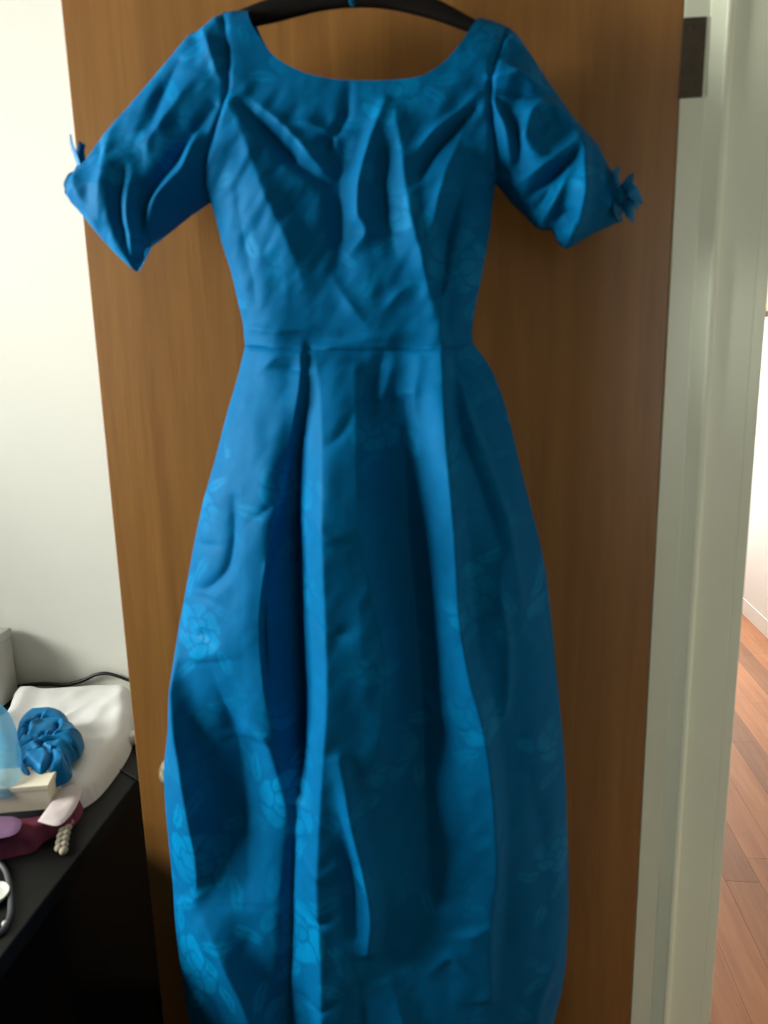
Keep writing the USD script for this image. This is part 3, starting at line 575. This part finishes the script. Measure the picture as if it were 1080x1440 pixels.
tag(obj('pink_cloth', heap([(52, 1150), (68, 1128), (82, 1108), (100, 1099), (114, 1104), (110, 1122), (98, 1142), (80, 1156)], 0.815, 0.004, 0.004, 15, (0.03, 0.006), 0.02, z0=0.808), M['pale_pink'], None, True),
    'pale pink cloth end beside the cream box', 'cloth')
# cream box
a, b = hit((-45, 1146), 2, 0.80)[0], hit((72, 1136), 2, 0.80)[0]
e = (b-a)[:2]/np.linalg.norm((b-a)[:2]); nrm = np.array([-e[1], e[0]]); L = np.linalg.norm((b-a)[:2])
bx = box(0, L, 0, 0.06, 0, 0.042, 0.002); R_ = np.eye(4); R_[:2, 0] = e; R_[:2, 1] = nrm; R_[:3, 3] = (a[0], a[1], 0.797); bx.apply_transform(R_)
ld = box(-0.001, L+0.001, -0.001, 0.061, 0.034, 0.044, 0.002); ld.apply_transform(R_)
cb = thing('card_box', 'small cream card box below the blue fabric rosette', 'box', (a[0], a[1], 0.797))
obj('box_body', bx, M['cream'], cb); obj('lid', ld, M['cream'], cb)
# blue rosette of ruffled fabric
C = hit((68, 1052), 2, 0.835)[0]
rs = thing('fabric_rosette', 'crumpled bright blue gathered fabric rosette lying on the white cloth', 'rosette', (C[0], C[1], 0.816))
def petal(r0, r1, wdt, ang, tilt, lift, seed):
    u, v = np.meshgrid(np.linspace(0, 1, 12), np.linspace(-1, 1, 13), indexing='ij')
    rad = r0 + (r1-r0)*u; half = wdt*np.sqrt(np.clip(1-(2*u-1.05)**2*0.8, 0.05, 1))*v
    z = lift + tilt*rad + 0.010*(v**2) + 0.007*np.sin(v*5+seed)*u + 0.004*np.sin(u*9+seed*2)
    x = rad*math.cos(ang)-half*math.sin(ang); y = rad*math.sin(ang)+half*math.cos(ang)
    p0 = np.stack([x, y, z], -1).reshape(-1, 3); p1 = p0 - (0, 0, 0.0012); nn = 12*13; f = []
    for i in range(11):
        for j in range(12):
            k = i*13+j; f.append((k, k+13, k+14, k+1)); f.append((nn+k, nn+k+1, nn+k+14, nn+k+13))
    edge = [i*13 for i in range(12)] + [11*13+j for j in range(1, 13)] + [i*13+12 for i in range(10, -1, -1)] + [j for j in range(11, 0, -1)]
    for k in range(len(edge)):
        p, q = edge[k], edge[(k+1) % len(edge)]; f.append((p, q, q+nn, p+nn))
    return np.vstack([p0, p1]) + (C[0], C[1], 0.808), np.array(f)
base = heap([(21, 1050), (24, 1018), (40, 1003), (62, 1000), (92, 1004), (102, 1018), (117, 1032), (112, 1050), (98, 1062), (100, 1078), (84, 1090), (52, 1098), (27, 1090)], 0.835, 0.034, 0.0025, 21, (0.030, 0.012), 0.022, z0=0.816)
bv = base[0]; topv = np.arange(len(bv)//2)
for k, (ax_, ay_, bx_, by_) in enumerate(((16, 1030, 58, 1008), (34, 1020, 98, 1014), (30, 1036, 114, 1028), (60, 1048, 108, 1046), (24, 1052, 62, 1034), (44, 1060, 100, 1066), (36, 1070, 78, 1090), (22, 1070, 44, 1094), (62, 1040, 82, 1020), (76, 1056, 92, 1080), (20, 1044, 40, 1024), (54, 1050, 58, 1090))):
    a_, b_ = hit((ax_, ay_), 2, 0.846)[0][:2], hit((bx_, by_), 2, 0.846)[0][:2]; e_ = b_-a_; t_ = np.clip(((bv[topv, :2]-a_)@e_)/(e_@e_), 0, 1)
    q_ = bv[topv, :2] - a_ - t_[:, None]*e_ - np.outer(np.sin(t_*np.pi), [e_[1], -e_[0]])*0.16*(-1)**k; r_ = np.hypot(q_[:, 0], q_[:, 1])
    sg_ = q_[:, 0]*e_[1]-q_[:, 1]*e_[0]
    bv[topv, 2] += (-0.013*np.exp(-(r_/0.0050)**2) + 0.008*np.exp(-(r_/0.010)**2)*(sg_ > 0))*np.clip((bv[topv, 2]-0.818)/0.01, 0, 1)
bv[:, 2] = np.maximum(bv[:, 2], 0.8165)
obj('gathered_fabric', base, M['blue_cloth'], rs, smooth=True)
# sheer blue tulle
tl = heap([(-70, 1105), (-70, 985), (-10, 985), (16, 1000), (26, 1030), (34, 1062), (28, 1092), (0, 1104)], 0.85, 0.040, 0.005, 31, (0.04, 0.012), 0.03, z0=0.826)
tag(obj('tulle_wrap', tl, M['sheer'], None, True), 'translucent pale blue tulle bundle at the left edge over the rosette', 'tulle')
# black cord along the wall
cp = [(20, 967), (40, 963), (66, 962), (92, 963), (116, 957), (134, 949), (150, 947), (166, 951), (184, 958)]
tag(obj('black_cord', tube([hit(p, 1, 1.495)[0] for p in cp], [0.0035, 0.0042, 0.0042, 0.0038, 0.003]), M['black'], None, True), 'black cord lying along the top of the white cloth against the wall', 'cord')
# thin grey cable at the desk's right edge
tag(obj('grey_cable', tube([hit(p, 2, DZ+0.002)[0] for p in [(146, 1066), (158, 1075), (174, 1085), (196, 1098), (214, 1106)]], 0.0013), M['grey_cord'], None, True), 'thin grey cable running to the right desk edge', 'cable')
# beige braided strap
bp = catmull(np.array([hit(p, 2, DZ+0.006)[0] for p in [(104, 1132), (98, 1148), (92, 1164), (88, 1180), (86, 1196)]]), 4); bd = []
for i, p in enumerate(bp):
    s_ = trimesh.creation.icosphere(2); s_.vertices = s_.vertices*(0.0062, 0.0078, 0.0055) + p + np.array([0.0040*(-1)**i, 0, 0]); bd.append(s_)
tag(obj('braided_strap', cat(*bd), M['beige'], None, True), 'knobbly beige braided strap lying on the desk below the pink cloth', 'strap')
cd = hit([(24, 1178), (50, 1172), (55, 1184), (30, 1190)], 2, DZ+0.002)
tag(obj('paper_card', m3.Manifold.batch_hull([m3.Manifold.cube((0.001, 0.001, 0.0012)).translate(p.tolist()) for p in cd]), M['beige'], None), 'corner of a pale card sticking out from under the scarf', 'card')
pp = hit((189, 1044), 2, DZ+0.004)[0]
ps = trimesh.creation.icosphere(3); ps.vertices = ps.vertices*(0.012, 0.016, 0.012)*(1+0.5*(meshkit.fbm(ps.vertices*1.7+2, 3, 4)-0.5)[:, None]) + pp + (0, 0, 0.010)
tag(obj('paper_scrap', ps, M['white_cloth'], None, 40), 'small crumpled white scrap beside the door edge on the desk', 'paper')
# white dish, loop of grey cable and a bead, cut by the left edge
dc = hit((-14, 1262), 2, DZ+0.004)[0]
ds = lathe([(0, 0.002), (0.018, 0.002), (0.024, 0.006), (0.0255, 0.011), (0.0245, 0.0115), (0.022, 0.008), (0.017, 0.0045), (0, 0.004)], 40); ds.apply_translation((dc[0], dc[1], DZ-0.001))
tag(obj('round_dish', ds, M['white_gloss'], None, 40), 'small round white dish on the desk at the left edge', 'dish')
tag(obj('cable_loop', tube([hit(p, 2, DZ+0.004)[0] for p in [(-30, 1212), (-10, 1210), (6, 1222), (13, 1245), (15, 1270), (13, 1290), (2, 1310), (-20, 1318)]], 0.0038), M['grey_cord'], None, True), 'loop of dark grey cable around the white dish', 'cable')
bp_ = hit((7, 1299), 2, DZ+0.004)[0]; be = trimesh.creation.icosphere(3, 0.0042); be.apply_translation(bp_); tag(obj('bead', be, M['white_gloss'], None, True), 'tiny white bead on the desk below the white dish', 'bead')
# grey box at the back of the desk
g0 = hit((24, 955), 1, 1.49)[0]; g1 = hit((20, 900), 1, 1.42)[0]
gb = thing('grey_box', 'pale grey box standing on the back of the desk at the left edge', 'box', (g0[0]-0.08, 1.455, DZ))
obj('box_body', box(g0[0]-0.17, g0[0], 1.42, 1.49, DZ, g1[2]-0.02, 0.003), M['grey_card'], gb)
obj('lid', box(g0[0]-0.172, g0[0]+0.002, 1.418, 1.492, g1[2]-0.02, g1[2], 0.003), M['grey_card'], gb)
